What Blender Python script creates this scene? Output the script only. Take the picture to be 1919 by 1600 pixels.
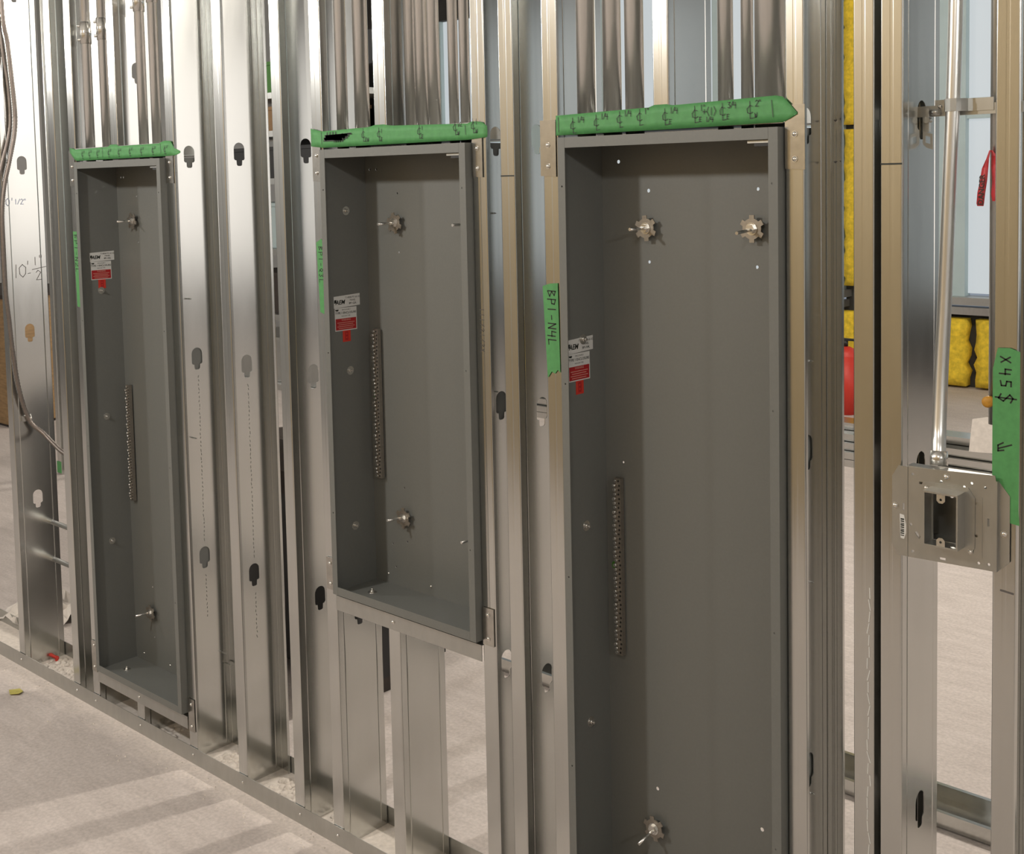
import bpy, bmesh, math, random
from mathutils import Vector, Matrix
random.seed(7)
S = bpy.context.scene
for o in list(bpy.data.objects): bpy.data.objects.remove(o)
C = S.collection

# ------------------------------------------------------------------ camera
YAW, PITCH, ROLL = 0.7408, -0.0678, -0.0208
fw = Vector((-math.sin(YAW)*math.cos(PITCH), math.cos(YAW)*math.cos(PITCH), math.sin(PITCH)))
r0 = Vector((math.cos(YAW), math.sin(YAW), 0)); u0 = r0.cross(fw)
rt = r0*math.cos(ROLL)+u0*math.sin(ROLL); up = -r0*math.sin(ROLL)+u0*math.cos(ROLL)
cam = bpy.data.objects.new('camera', bpy.data.cameras.new('camera')); C.objects.link(cam)
cam.matrix_world = Matrix(((rt.x, up.x, -fw.x, 1.5718), (rt.y, up.y, -fw.y, -1.9003), (rt.z, up.z, -fw.z, 1.7408), (0, 0, 0, 1)))
cam.data.sensor_width = 36; cam.data.sensor_fit = 'HORIZONTAL'
cam.data.lens = 2219.03/1919*36
cam.data.shift_x = 0.00467; cam.data.shift_y = -0.16338
cam.data.clip_start = 0.05; cam.data.clip_end = 100
S.camera = cam

# ------------------------------------------------------------------ world, lights, exposure
w = bpy.data.worlds.new('world'); S.world = w; w.use_nodes = True
w.node_tree.nodes['Background'].inputs[0].default_value = (0.75, 0.85, 1, 1)
w.node_tree.nodes['Background'].inputs[1].default_value = 0.3
vs = S.view_settings
vs.view_transform = 'Standard'; vs.look = 'None'; vs.gamma = 1; vs.use_curve_mapping = False
vs.exposure = 0.12
WIN_BACK, WIN_SIDE = 0.55, 1.8
def lamp(name, loc, power, col, radius):
    l = bpy.data.lights.new(name, 'POINT'); l.energy = power; l.color = col; l.shadow_soft_size = radius
    o = bpy.data.objects.new(name, l); C.objects.link(o); o.location = loc; return o
def area(name, loc, size, power, col, rot=(0, 0, 0), sy=None):
    l = bpy.data.lights.new(name, 'AREA'); l.energy = power; l.color = col; l.size = size
    if sy: l.shape = 'RECTANGLE'; l.size_y = sy
    o = bpy.data.objects.new(name, l); C.objects.link(o); o.location = loc; o.rotation_euler = rot; return o
for x, p in ((-6.05, 70), (-3.6, 85), (-1.15, 105), (1.3, 30), (3.75, 70)):    # string of work lamps along the aisle
    lamp('work_lamp', (x, -2.1, 2.7), p, (1.0, 0.965, 0.92), 0.08)
for x, y, p in ((-5.0, 3.4, 110), (-0.4, 2.8, 240), (4.5, 3.0, 150)):            # lamps of the space behind
    lamp('back_lamp', (x, y, 3.4), p, (1.0, 0.93, 0.83), 0.07)

# ------------------------------------------------------------------ materials
def new_mat(name):
    m = bpy.data.materials.new(name); m.use_nodes = True
    nt = m.node_tree; return m, nt, nt.nodes['Principled BSDF']
def ramp(nt, fac, c0, c1, p0=0.3, p1=0.7):
    r = nt.nodes.new('ShaderNodeValToRGB'); r.color_ramp.elements[0].position = p0; r.color_ramp.elements[1].position = p1
    r.color_ramp.elements[0].color = (*c0, 1); r.color_ramp.elements[1].color = (*c1, 1)
    nt.links.new(fac, r.inputs[0]); return r.outputs[0]
def noise(nt, scale, detail=4, stretch=(1, 1, 1), rough=0.55):
    tc = nt.nodes.new('ShaderNodeTexCoord'); mp = nt.nodes.new('ShaderNodeMapping'); mp.inputs[3].default_value = stretch
    n = nt.nodes.new('ShaderNodeTexNoise'); n.inputs['Scale'].default_value = scale; n.inputs['Detail'].default_value = detail
    n.inputs['Roughness'].default_value = rough
    nt.links.new(tc.outputs['Object'], mp.inputs[0]); nt.links.new(mp.outputs[0], n.inputs['Vector']); return n.outputs['Fac']
def bump(nt, b, h, strength, dist=0.001):
    bn = nt.nodes.new('ShaderNodeBump'); bn.inputs['Strength'].default_value = strength; bn.inputs['Distance'].default_value = dist
    nt.links.new(h, bn.inputs['Height']); nt.links.new(bn.outputs[0], b.inputs['Normal'])
def mat(name, col, rough=0.6, metal=0.0, var=0.0, scale=30, stretch=(1, 1, 1), bumpy=0.0, rvar=0.0):
    m, nt, b = new_mat(name)
    b.inputs['Roughness'].default_value = rough; b.inputs['Metallic'].default_value = metal
    b.inputs['Base Color'].default_value = (*col, 1)
    if var or rvar or bumpy:
        f = noise(nt, scale, 5, stretch)
        if var: nt.links.new(ramp(nt, f, [c*(1-var) for c in col], [min(1, c*(1+var)) for c in col]), b.inputs['Base Color'])
        if rvar:
            mr = nt.nodes.new('ShaderNodeMapRange'); mr.inputs[3].default_value = rough-rvar; mr.inputs[4].default_value = rough+rvar
            nt.links.new(f, mr.inputs[0]); nt.links.new(mr.outputs[0], b.inputs['Roughness'])
        if bumpy: bump(nt, b, f, bumpy)
    return m
def emit(name, col, st):
    m, nt, b = new_mat(name); b.inputs['Base Color'].default_value = (0.12, 0.12, 0.12, 1)
    b.inputs['Emission Color'].default_value = (*col, 1); b.inputs['Emission Strength'].default_value = st
    b.inputs['Roughness'].default_value = 0.4; return m
M = {}
M['galv'] = mat('galvanized_steel', (0.58, 0.585, 0.565), 0.195, 1.0, 0.025, 30, (1, 1, 0.15), 0.0, 0.025)
M['galv2'] = mat('galvanized_dull', (0.45, 0.45, 0.43), 0.34, 0.88, 0.05, 40, (1, 1, 0.4), 0.0, 0.03)
M['emt'] = mat('conduit_steel', (0.74, 0.735, 0.715), 0.30, 0.9, 0.04, 60, (1, 1, 0.05), 0.0, 0.03)
M['galv3'] = mat('galvanized_tab', (0.47, 0.455, 0.42), 0.24, 1.0, 0.10, 70)
M['zinc'] = mat('zinc_hardware', (0.68, 0.67, 0.64), 0.25, 0.95, 0.08, 200)
M['bronze'] = mat('dichromate_plate', (0.34, 0.31, 0.27), 0.36, 0.8, 0.1, 120)
M['paint'] = mat('grey_enamel', (0.146, 0.150, 0.140), 0.42, 0.0, 0.03, 180, (1, 1, 1), 0.03)
M['paintsilver'] = mat('grey_sill', (0.42, 0.42, 0.40), 0.35, 0.7, 0.03, 60)
M['tape'] = mat('green_masking_tape', (0.075, 0.27, 0.085), 0.62, 0, 0.10, 70, (1, 1, 1), 0.1)
M['ink'] = mat('marker_ink', (0.012, 0.016, 0.012), 0.5)
M['pencil'] = mat('pencil', (0.10, 0.09, 0.085), 0.6)
M['bluepencil'] = mat('blue_pencil', (0.22, 0.26, 0.40), 0.6)
M['white'] = mat('label_white', (0.62, 0.62, 0.60), 0.45)
M['red'] = mat('label_red', (0.36, 0.012, 0.015), 0.45)
M['redtag'] = mat('tag_red', (0.55, 0.035, 0.02), 0.5)
M['flag'] = mat('flagging_red', (0.50, 0.035, 0.045), 0.45, 0, 0.15, 40)
M['pinkprint'] = mat('label_print', (0.60, 0.30, 0.25), 0.5)
M['black'] = mat('black', (0.012, 0.012, 0.012), 0.5)
M['dark'] = mat('dark_brown', (0.035, 0.025, 0.02), 0.7, 0, 0.3, 20)
M['green'] = mat('green_dot', (0.05, 0.22, 0.015), 0.5)
M['orange'] = mat('orange_plastic', (0.55, 0.27, 0.03), 0.5, 0, 0.2, 90)
M['wood'] = mat('plywood', (0.30, 0.19, 0.09), 0.65, 0, 0.25, 12, (1, 1, 5))
M['card'] = mat('cardboard', (0.34, 0.21, 0.11), 0.8, 0, 0.1, 20)
M['brick'] = mat('kraft_orange', (0.55, 0.25, 0.14), 0.8, 0, 0.15, 30)
M['insul'] = mat('yellow_insulation', (0.70, 0.50, 0.035), 0.9, 0, 0.25, 26, (1, 1, 1), 0.6)
M['paper'] = mat('paper', (0.62, 0.57, 0.52), 0.7, 0, 0.08, 40)
M['leaf'] = mat('yellow_scrap', (0.45, 0.40, 0.10), 0.7, 0, 0.2, 60)
M['board'] = mat('blue_board', (0.42, 0.52, 0.54), 0.7, 0, 0.04, 4)
M['blue'] = mat('blue_plastic', (0.07, 0.11, 0.25), 0.5)
M['plaster'] = mat('drywall_dust', (0.62, 0.56, 0.50), 0.95, 0, 0.12, 60, (1, 1, 1), 0.5)
M['winback'] = emit('window_film_back', (0.80, 0.88, 0.92), WIN_BACK)
M['winside'] = emit('window_film_side', (1.0, 0.93, 0.87), WIN_SIDE)
M['tanwall'] = mat('tan_board', (0.35, 0.262, 0.142), 0.8, 0, 0.05, 3)
M['greywall'] = mat('grey_board', (0.36, 0.355, 0.345), 0.8, 0, 0.05, 3)
M['lining'] = mat('light_board', (0.62, 0.60, 0.57), 0.8, 0, 0.05, 3)
M['armor'] = mat('cable_armor', (0.22, 0.19, 0.17), 0.42, 0.85, 0.1, 80)
M['ceil'] = mat('ceiling_deck', (0.34, 0.33, 0.31), 0.8, 0, 0.08, 4)
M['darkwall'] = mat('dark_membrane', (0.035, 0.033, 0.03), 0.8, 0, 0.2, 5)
def floor_mat():
    m, nt, b = new_mat('dusty_concrete')
    a = noise(nt, 1.3, 6); d = noise(nt, 9, 8, (0.5, 2.2, 1), 0.7); e = noise(nt, 90, 3)
    c1 = ramp(nt, a, (0.43, 0.378, 0.350), (0.585, 0.525, 0.492), 0.3, 0.7)
    c2 = ramp(nt, d, (0.40, 0.350, 0.322), (0.66, 0.595, 0.56), 0.32, 0.72)
    mx0 = nt.nodes.new('ShaderNodeMixRGB'); mx0.inputs[0].default_value = 0.45
    nt.links.new(c1, mx0.inputs[1]); nt.links.new(c2, mx0.inputs[2])
    # drift of pale plaster dust swept along the foot of the stud wall
    tc = nt.nodes.new('ShaderNodeTexCoord'); sx = nt.nodes.new('ShaderNodeSeparateXYZ'); nt.links.new(tc.outputs['Object'], sx.inputs[0])
    nz = noise(nt, 7, 6, (1, 1, 1), 0.7); ad = nt.nodes.new('ShaderNodeMath'); ad.operation = 'MULTIPLY_ADD'; ad.inputs[1].default_value = 0.16
    nt.links.new(nz, ad.inputs[0]); nt.links.new(sx.outputs['Y'], ad.inputs[2])
    mr = nt.nodes.new('ShaderNodeMapRange'); mr.inputs[1].default_value = -0.02; mr.inputs[2].default_value = 0.06; nt.links.new(ad.outputs[0], mr.inputs[0])
    lt = nt.nodes.new('ShaderNodeMath'); lt.operation = 'LESS_THAN'; lt.inputs[1].default_value = 0.2; nt.links.new(sx.outputs['Y'], lt.inputs[0])
    mu = nt.nodes.new('ShaderNodeMath'); mu.operation = 'MULTIPLY'; nt.links.new(mr.outputs[0], mu.inputs[0]); nt.links.new(lt.outputs[0], mu.inputs[1])
    mu2 = nt.nodes.new('ShaderNodeMath'); mu2.operation = 'MULTIPLY'; mu2.inputs[1].default_value = 0.75; nt.links.new(mu.outputs[0], mu2.inputs[0])
    mx = nt.nodes.new('ShaderNodeMixRGB'); mx.inputs[2].default_value = (0.74, 0.66, 0.60, 1)
    nt.links.new(mu2.outputs[0], mx.inputs[0]); nt.links.new(mx0.outputs[0], mx.inputs[1])
    sp = ramp(nt, e, (0.88, 0.88, 0.88), (1.06, 1.06, 1.06), 0.35, 0.65)
    mm = nt.nodes.new('ShaderNodeMixRGB'); mm.blend_type = 'MULTIPLY'; mm.inputs[0].default_value = 1
    nt.links.new(mx.outputs[0], mm.inputs[1]); nt.links.new(sp, mm.inputs[2])
    nt.links.new(mm.outputs[0], b.inputs['Base Color']); b.inputs['Roughness'].default_value = 0.75
    bump(nt, b, d, 0.15, 0.003); return m
M['floor'] = floor_mat()

# ------------------------------------------------------------------ mesh helpers
LOC = {}
class MB:
    def __init__(s): s.v = []; s.f = []; s.sm = []
    def add(s, vs_, fs, smooth=False):
        n = len(s.v); s.v += [tuple(p) for p in vs_]
        for f in fs: s.f.append([i+n for i in f]); s.sm.append(smooth)
        return s
    def box(s, x0, x1, y0, y1, z0, z1):
        return s.add([(x0, y0, z0), (x1, y0, z0), (x1, y1, z0), (x0, y1, z0), (x0, y0, z1), (x1, y0, z1), (x1, y1, z1), (x0, y1, z1)],
                     [(3, 2, 1, 0), (4, 5, 6, 7), (0, 1, 5, 4), (1, 2, 6, 5), (2, 3, 7, 6), (3, 0, 4, 7)])
    def prism(s, poly, mapf, a, b, smooth=False):
        n = len(poly)
        vv = [mapf(p[0], p[1], a) for p in poly]+[mapf(p[0], p[1], b) for p in poly]
        s.add(vv, [list(range(n))[::-1], list(range(n, 2*n))]); k = len(s.v)-2*n
        for i in range(n):
            j = (i+1) % n; s.f.append([k+i, k+j, k+n+j, k+n+i]); s.sm.append(smooth)
        return s
    def cyl(s, p0, p1, r, seg=16, r1=None, cap=True):
        p0 = Vector(p0); p1 = Vector(p1); r1 = r if r1 is None else r1
        d = (p1-p0).normalized(); a = d.orthogonal().normalized(); b = d.cross(a)
        vv = []
        for p, rr in ((p0, r), (p1, r1)):
            for i in range(seg):
                t = 2*math.pi*i/seg; vv.append(p+a*math.cos(t)*rr+b*math.sin(t)*rr)
        s.add(vv, [[i, (i+1) % seg, seg+(i+1) % seg, seg+i] for i in range(seg)], True)
        if cap:
            k = len(s.v)-2*seg
            s.f.append([k+i for i in range(seg)][::-1]); s.sm.append(False)
            s.f.append([k+seg+i for i in range(seg)]); s.sm.append(False)
        return s
    def dome(s, p, n, r, h, seg=12, rings=3):
        p = Vector(p); n = Vector(n).normalized(); a = n.orthogonal().normalized(); b = n.cross(a)
        vv = []
        for k in range(rings+1):
            t = math.pi/2*k/(rings+0.0); rr = r*math.cos(t); hh = h*math.sin(t)
            if k == rings: vv.append(p+n*h); break
            for i in range(seg):
                q = 2*math.pi*i/seg; vv.append(p+a*math.cos(q)*rr+b*math.sin(q)*rr+n*hh)
        fs = []
        for k in range(rings-1):
            for i in range(seg): fs.append([k*seg+i, k*seg+(i+1) % seg, (k+1)*seg+(i+1) % seg, (k+1)*seg+i])
        for i in range(seg): fs.append([(rings-1)*seg+i, (rings-1)*seg+(i+1) % seg, rings*seg])
        return s.add(vv, fs, True)
    def tube(s, pts, radf, seg=12):
        pts = [Vector(p) for p in pts]; n = len(pts); vv = []
        d = (pts[1]-pts[0]).normalized(); a = d.orthogonal().normalized()
        for i, p in enumerate(pts):
            d = (pts[min(i+1, n-1)]-pts[max(i-1, 0)]).normalized(); a = (a-d*a.dot(d)).normalized(); b = d.cross(a)
            rr = radf(i) if callable(radf) else radf
            for k in range(seg):
                t = 2*math.pi*k/seg; vv.append(p+a*math.cos(t)*rr+b*math.sin(t)*rr)
        fs = [[i*seg+k, i*seg+(k+1) % seg, (i+1)*seg+(k+1) % seg, (i+1)*seg+k] for i in range(n-1) for k in range(seg)]
        s.add(vv, fs, True); k = len(s.v)-n*seg
        s.f.append([k+i for i in range(seg)][::-1]); s.sm.append(False)
        s.f.append([k+(n-1)*seg+i for i in range(seg)]); s.sm.append(False)
        return s
    def plate(s, outer, holes, mapf, a, b):
        """flat sheet with real holes: 2-D outline + hole loops, thickness a..b"""
        bm = bmesh.new(); edges = []
        for loop in [outer]+holes:
            vv = [bm.verts.new((p[0], p[1], 0)) for p in loop]
            for i in range(len(vv)): edges.append(bm.edges.new((vv[i], vv[(i+1) % len(vv)])))
        bmesh.ops.triangle_fill(bm, use_beauty=True, use_dissolve=False, edges=edges, normal=(0, 0, 1))
        bm.verts.index_update()
        P = [(v.co.x, v.co.y) for v in bm.verts]; T = [[v.index for v in f.verts] for f in bm.faces]
        n = len(P)
        s.add([mapf(x, y, a) for x, y in P]+[mapf(x, y, b) for x, y in P], [t for t in T]+[[i+n for i in t][::-1] for t in T])
        k = len(s.v)-2*n; st = 0
        for loop in [outer]+holes:
            m = len(loop)
            for i in range(m):
                i0 = k+st+i; i1 = k+st+(i+1) % m
                s.f.append([i0, i1, i1+n, i0+n]); s.sm.append(False)
            st += m
        bm.free(); return s
    def mesh(s, name, off=Vector()):
        me = bpy.data.meshes.new(name)
        me.from_pydata([(x-off.x, y-off.y, z-off.z) for x, y, z in s.v], [], s.f)
        for p, q in zip(me.polygons, s.sm): p.use_smooth = q
        bm = bmesh.new(); bm.from_mesh(me); bmesh.ops.recalc_face_normals(bm, faces=bm.faces); bm.to_mesh(me); bm.free()
        me.update(); return me
def wl(p):
    v = Vector()
    while p is not None: v += LOC.get(p.name, Vector()); p = PAR.get(p.name)
    return v
PAR = {}
def obj(name, mb, m, parent=None, base=None):
    """one mesh object; base = its own origin in the world"""
    pw = wl(parent); b = Vector(base) if base else pw
    o = bpy.data.objects.new(name, mb.mesh(name, b)); C.objects.link(o)
    o.data.materials.append(M[m] if isinstance(m, str) else m)
    o.location = b-pw; o.parent = parent; LOC[o.name] = b-pw; PAR[o.name] = parent
    return o
def inst(name, me, m, loc, parent=None, rot=None):
    o = bpy.data.objects.new(name, me); C.objects.link(o)
    if not me.materials: me.materials.append(M[m])
    pw = wl(parent); o.location = Vector(loc)-pw; o.parent = parent
    if rot: o.rotation_euler = rot
    LOC[o.name] = Vector(loc)-pw; PAR[o.name] = parent; return o
def tag(o, label, cat, group=None):
    o['label'] = label; o['category'] = cat
    if group: o['group'] = group
    return o
def thing(name, loc, label, cat, group=None):
    o = bpy.data.objects.new(name, None); C.objects.link(o); o.location = loc; o.empty_display_size = 0.05
    LOC[o.name] = Vector(loc); PAR[o.name] = None
    return tag(o, label, cat, group)
def struct(o): o['kind'] = 'structure'; return o
def B(*a): return MB().box(*a)
XZ = lambda x, z, y: (x, y, z)
YZ = lambda y, z, x: (x, y, z)
XY = lambda x, y, z: (x, y, z)
def circ(cx, cy, r, n=10): return [(cx+r*math.cos(2*math.pi*i/n), cy+r*math.sin(2*math.pi*i/n)) for i in range(n)]
def rect(x0, x1, y0, y1): return [(x0, y0), (x1, y0), (x1, y1), (x0, y1)]
def text_mesh(s, size, bold=0.0, shear=0.0):
    cu = bpy.data.curves.new('t', 'FONT'); cu.body = s; cu.size = size; cu.align_x = 'CENTER'; cu.align_y = 'CENTER'; cu.offset = bold; cu.shear = shear
    cu.resolution_u = 2
    o = bpy.data.objects.new('t', cu); C.objects.link(o); dg = bpy.context.evaluated_depsgraph_get()
    me = bpy.data.meshes.new_from_object(o.evaluated_get(dg)); bpy.data.objects.remove(o); bpy.data.curves.remove(cu)
    V_ = [v.co.copy() for v in me.vertices]; F_ = [list(p.vertices) for p in me.polygons]; bpy.data.meshes.remove(me); return V_, F_
def put_text(mb, s, size, cx, cy, mapf, d, bold=0.0, shear=0.0, sx=1.0):
    V_, F_ = text_mesh(s, size, bold, shear)
    mb.add([mapf(cx+v.x*sx, cy+v.y, d) for v in V_], F_); return mb
# stroke font: hand lettering
G = {'0': [[(.3, 1), (.05, .75), (.05, .25), (.3, 0), (.55, .25), (.55, .75), (.3, 1)]], '1': [[(.3, 1), (.3, 0)]],
 '2': [[(.05, .8), (.3, 1), (.55, .78), (.05, 0), (.6, 0)]], '3': [[(.05, .95), (.5, .95), (.25, .58), (.55, .3), (.3, 0), (.05, .1)]],
 '4': [[(.1, 1), (.05, .45), (.6, .45)], [(.5, .9), (.48, -.1)]], '5': [[(.55, 1), (.1, 1), (.08, .6), (.5, .5), (.5, .1), (.05, 0)]],
 'B': [[(.08, 0), (.08, 1), (.5, .85), (.1, .52), (.58, .25), (.08, 0)]], 'P': [[(.08, -.05), (.08, 1), (.55, .85), (.5, .5), (.1, .45)]],
 'N': [[(.05, 0), (.08, 1), (.55, 0), (.58, 1)]], 'Q': [[(.3, 1), (.05, .6), (.3, .1), (.55, .6), (.3, 1)], [(.35, .35), (.6, -.05)]],
 'L': [[(.1, 1), (.08, 0), (.55, .04)]], 'E': [[(.5, .95), (.1, .95), (.08, 0), (.5, .02)], [(.1, .5), (.42, .52)]],
 'W': [[(.02, .9), (.18, 0), (.32, .6), (.46, 0), (.62, .95)]], 'X': [[(.05, .9), (.55, .05)], [(.55, .95), (.05, 0)]], 'J': [[(.5, 1), (.5, .2), (.3, 0), (.05, .2)]],
 'O': [[(.3, .8), (.05, .4), (.3, 0), (.55, .4), (.3, .8)]], 'A': [[(.02, 0), (.3, 1), (.58, 0)], [(.14, .4), (.46, .4)]],
 'R': [[(.08, 0), (.08, 1), (.5, .8), (.1, .5), (.55, 0)]],
 '-': [[(.1, .45), (.5, .47)]], '"': [[(.2, 1), (.2, .75)], [(.42, 1), (.42, .75)]], "'": [[(.3, 1.05), (.28, .75)]], '/': [[(.55, 1), (.05, 0)]],
 '(': [[(.45, 1.1), (.15, .5), (.45, -.1)]], ')': [[(.15, 1.1), (.45, .5), (.15, -.1)]], '+': [[(.05, .5), (.55, .5)], [(.3, .8), (.3, .2)]],
 '$': [[(.55, .8), (.3, .95), (.08, .75), (.5, .35), (.3, .05), (.05, .2)], [(.3, 1.15), (.3, -.15)]], ' ': [],
 'C': [[(.45, .78), (.25, .85), (.03, .6), (.08, .32), (.3, .25), (.5, .35)], [(.27, 1.15), (.3, -.1), (.62, -.06)]]}   # centre-line mark
def strokes_text(s, x, y, h, sp=0.75):
    out = []
    for i, ch in enumerate(s):
        for pl in G.get(ch, []): out.append([(x+(p[0]+i*sp)*h+random.uniform(-.03, .03)*h, y+p[1]*h) for p in pl])
    return out
def ribbons(mb, pls, wd, mapf, d):
    for pl in pls:
        for (x0, y0), (x1, y1) in zip(pl, pl[1:]):
            L = math.hypot(x1-x0, y1-y0)
            if L < 1e-7: continue
            tx, ty = (x1-x0)/L*wd*.4, (y1-y0)/L*wd*.4; nx, ny = -(y1-y0)/L*wd/2, (x1-x0)/L*wd/2
            mb.add([mapf(x0-tx+nx, y0-ty+ny, d), mapf(x1+tx+nx, y1+ty+ny, d), mapf(x1+tx-nx, y1+ty-ny, d), mapf(x0-tx-nx, y0-ty-ny, d)], [(0, 1, 2, 3)])
    return mb
def screw_mesh(r=0.0045, h=0.003):
    mb = MB(); mb.cyl((0, 0, 0), (0, -.0012, 0), r*1.25, 12); mb.dome((0, -.001, 0), (0, -1, 0), r, h, 12, 3)
    mb.box(-r*.6, r*.6, -h-.0012, -h-.0003, -.0005, .0005)
    me = mb.mesh('screw'); me.materials.append(M['zinc']); return me
SCREW = screw_mesh(); SCREWS = screw_mesh(0.0035, 0.0025)
YTOP = 3.05

# ------------------------------------------------------------------ the setting
struct(obj('floor', B(-10, 8, -3.4, 8, -0.1, 0), 'floor'))
struct(obj('ceiling', B(-10, 8, -3.4, 8, 4.0, 4.1), 'ceil'))
wf = struct(obj('wall_front', B(-10, 8, -3.5, -3.4, 0, 4.0), 'greywall'))
obj('tan_sheathing', B(-3.6, 2.6, -3.4, -3.385, 0, 4.0), 'tanwall', wf)
struct(obj('wall_left', B(-10.1, -10, -3.4, 8, 0, 4.0), 'greywall'))
# far wall: sill band, head band, piers filled with insulation, film-covered windows between
WB = 7.4
wins = [(-9.3, -6.6), (-5.6, -3.12), (-2.34, 0.3), (1.3, 3.8), (4.8, 7.4)]
mb = MB(); mb.box(-10, 8, WB+.14, WB+.3, 0, .62); mb.box(-10, 8, WB, WB+.3, 3.5, 4.0)
px0 = -10
for a, b in wins: mb.box(px0, a, WB+.14, WB+.3, .62, 3.5); px0 = b
mb.box(px0, 8, WB+.14, WB+.3, .62, 3.5)
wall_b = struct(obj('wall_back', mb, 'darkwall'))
for i, (a, b) in enumerate(wins):
    wn = struct(obj('window_%d' % (i+1), MB().box(a+.06, b-.06, WB+.10, WB+.11, .76, 3.5), 'winback'))
    fr = MB(); fr.box(a, a+(.28 if i == 2 else .07), WB+.03, WB+.14, .72, 3.5); fr.box(b-.07, b, WB+.03, WB+.14, .72, 3.5)
    fr.box(a+.07, b-.07, WB+.05, WB+.13, 2.14, 2.30); fr.box((a+b)/2-.03, (a+b)/2+.03, WB+.05, WB+.13, .76, 3.5)
    obj('window_frame', fr, 'board', wn)
    obj('window_sill', B(a-.05, b+.05, WB-.06, WB+.14, .68, .74), 'paintsilver', wn)
    obj('sill_channel', B(a-.05, b+.05, WB-.03, WB+.10, .60, .66), 'galv2', wn)
# side wall on the right with the same film windows
mb = MB(); mb.box(8, 8.2, .2, 8, 0, .7); mb.box(8, 8.2, .2, 8, 3.4, 4.0)
swin = [(0.4, 3.4), (3.7, 7.2)]
p0 = .2
for a, b in swin: mb.box(8, 8.2, p0, a, .7, 3.4); p0 = b
mb.box(8, 8.2, p0, 8, .7, 3.4)
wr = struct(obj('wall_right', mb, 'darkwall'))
obj('board_lining', B(8, 8.2, -3.4, .2, 0, 4.0), 'lining', wr)
for i, (a, b) in enumerate(swin):
    struct(obj('window_%d' % (i+6), B(8.05, 8.06, a, b, .7, 3.4), 'winside'))

# ------------------------------------------------------------------ steel studs
T = 0.0013
def keyhole(yc, zc, w_=0.036, h=0.066):
    """rounded top, square shoulders, narrow tongue at the foot"""
    r = w_/2; top = zc+h/2; pts = []
    for i in range(9):
        a = math.pi*i/8; pts.append((yc+r*math.cos(a), top-r+r*math.sin(a)))
    zs = zc-h/2+.016
    pts += [(yc-r, zs+.004), (yc-r+.004, zs), (yc-.010, zs), (yc-.009, zc-h/2+.003), (yc-.005, zc-h/2), (yc+.005, zc-h/2), (yc+.009, zc-h/2+.003), (yc+.010, zs), (yc+r-.004, zs), (yc+r, zs+.004)]
    return pts
KZ = [0.612, 1.222, 1.827, 2.437]
def sheet_profile(path, z0, z1, t=T):
    """folded strip: 2-D path swept upward with sheet thickness"""
    mb = MB(); n = len(path); off = []
    for i in range(n):
        a = Vector(path[max(i-1, 0)]); b = Vector(path[min(i+1, n-1)]); d = (b-a).normalized(); off.append(Vector((-d.y, d.x))*t)
    for i in range(n-1):
        p, q = path[i], path[i+1]; po, qo = Vector(p)+off[i], Vector(q)+off[i+1]
        mb.add([(p[0], p[1], z0), (q[0], q[1], z0), (qo.x, qo.y, z0), (po.x, po.y, z0), (p[0], p[1], z1), (q[0], q[1], z1), (qo.x, qo.y, z1), (po.x, po.y, z1)],
               [(3, 2, 1, 0), (4, 5, 6, 7), (0, 1, 5, 4), (2, 3, 7, 6)]+([(3, 0, 4, 7)] if i == 0 else [])+([(1, 2, 6, 5)] if i == n-2 else []))
    return mb
def arc(cx, cy, r, a0, a1, n=4): return [(cx+r*math.cos(math.radians(a0+(a1-a0)*i/n)), cy+r*math.sin(math.radians(a0+(a1-a0)*i/n))) for i in range(n+1)]
def stud(label, x0, x1, side, z0=0.002, z1=YTOP, y0=0.0, d=0.1524, knocks=None, group=None, name='steel_stud', m='galv', cat='stud'):
    s = thing(name, ((x0+x1)/2, y0+d/2, z0), label, cat, group); r = 0.003; lip = 0.010
    y1 = y0+d; sg = 1 if side == 'R' else -1
    xw = x1 if side == 'R' else x0; xl = x0 if side == 'R' else x1     # web side, lip side
    def mk(yf, dirn):      # flange in plane y=yf, folding inwards along dirn
        c = []
        cyc = yf+dirn*r
        P = [(xl, yf+dirn*lip)]
        # corner at lip side
        a = 180 if sg > 0 else 0
        e = -90*dirn
        def A(cx, fr, to):
            return [(cx+r*math.cos(fr+(to-fr)*i/4), cyc+r*math.sin(fr+(to-fr)*i/4)) for i in range(5)]
        up_ = -math.pi/2 if dirn > 0 else math.pi/2
        le = math.pi if sg > 0 else 0.0
        ri = 0.0 if sg > 0 else math.pi
        def sh(fr, to):
            while to-fr > math.pi: to -= 2*math.pi
            while to-fr < -math.pi: to += 2*math.pi
            return fr, to
        P += A(xl+sg*r, *sh(le, up_))
        mid = (xl+xw)/2
        g = .00012*dirn
        P += [(mid-sg*.0035, yf), (mid-sg*.002, yf+g), (mid+sg*.002, yf+g), (mid+sg*.0035, yf)]
        P += A(xw-sg*r, *sh(up_, ri))
        return P
    for nm, yf, dn in (('front_flange', y0, 1), ('back_flange', y1, -1)):
        P = mk(yf, dn)
        inward = (sg*dn) # thickness goes inside the C
        obj(nm, sheet_profile(P if inward > 0 else P[::-1], z0, z1), m, s)
    ks = [z for z in (KZ if knocks is None else knocks) if z0+.05 < z < z1-.05]
    holes = [keyhole(y0+d/2, k) for k in ks]
    xa, xb = (xw-T, xw) if side == 'R' else (xw, xw+T)
    wb = MB().plate(rect(y0+r, y1-r, z0, z1), holes, YZ, xa, xb)
    for yy in (y0+.022, y1-.022):                                      # rolled stiffening beads
        for f_ in (-1, 1):
            pass
        xx = xb if side == 'R' else xb
        wb.prism([(yy-.0025, xx-.0002), (yy, xx+.0007), (yy+.0025, xx-.0002)], lambda a, b, c: (b, a, c), z0, z1)
    obj('web', wb, m, s)
    return s
ST = {}
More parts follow.
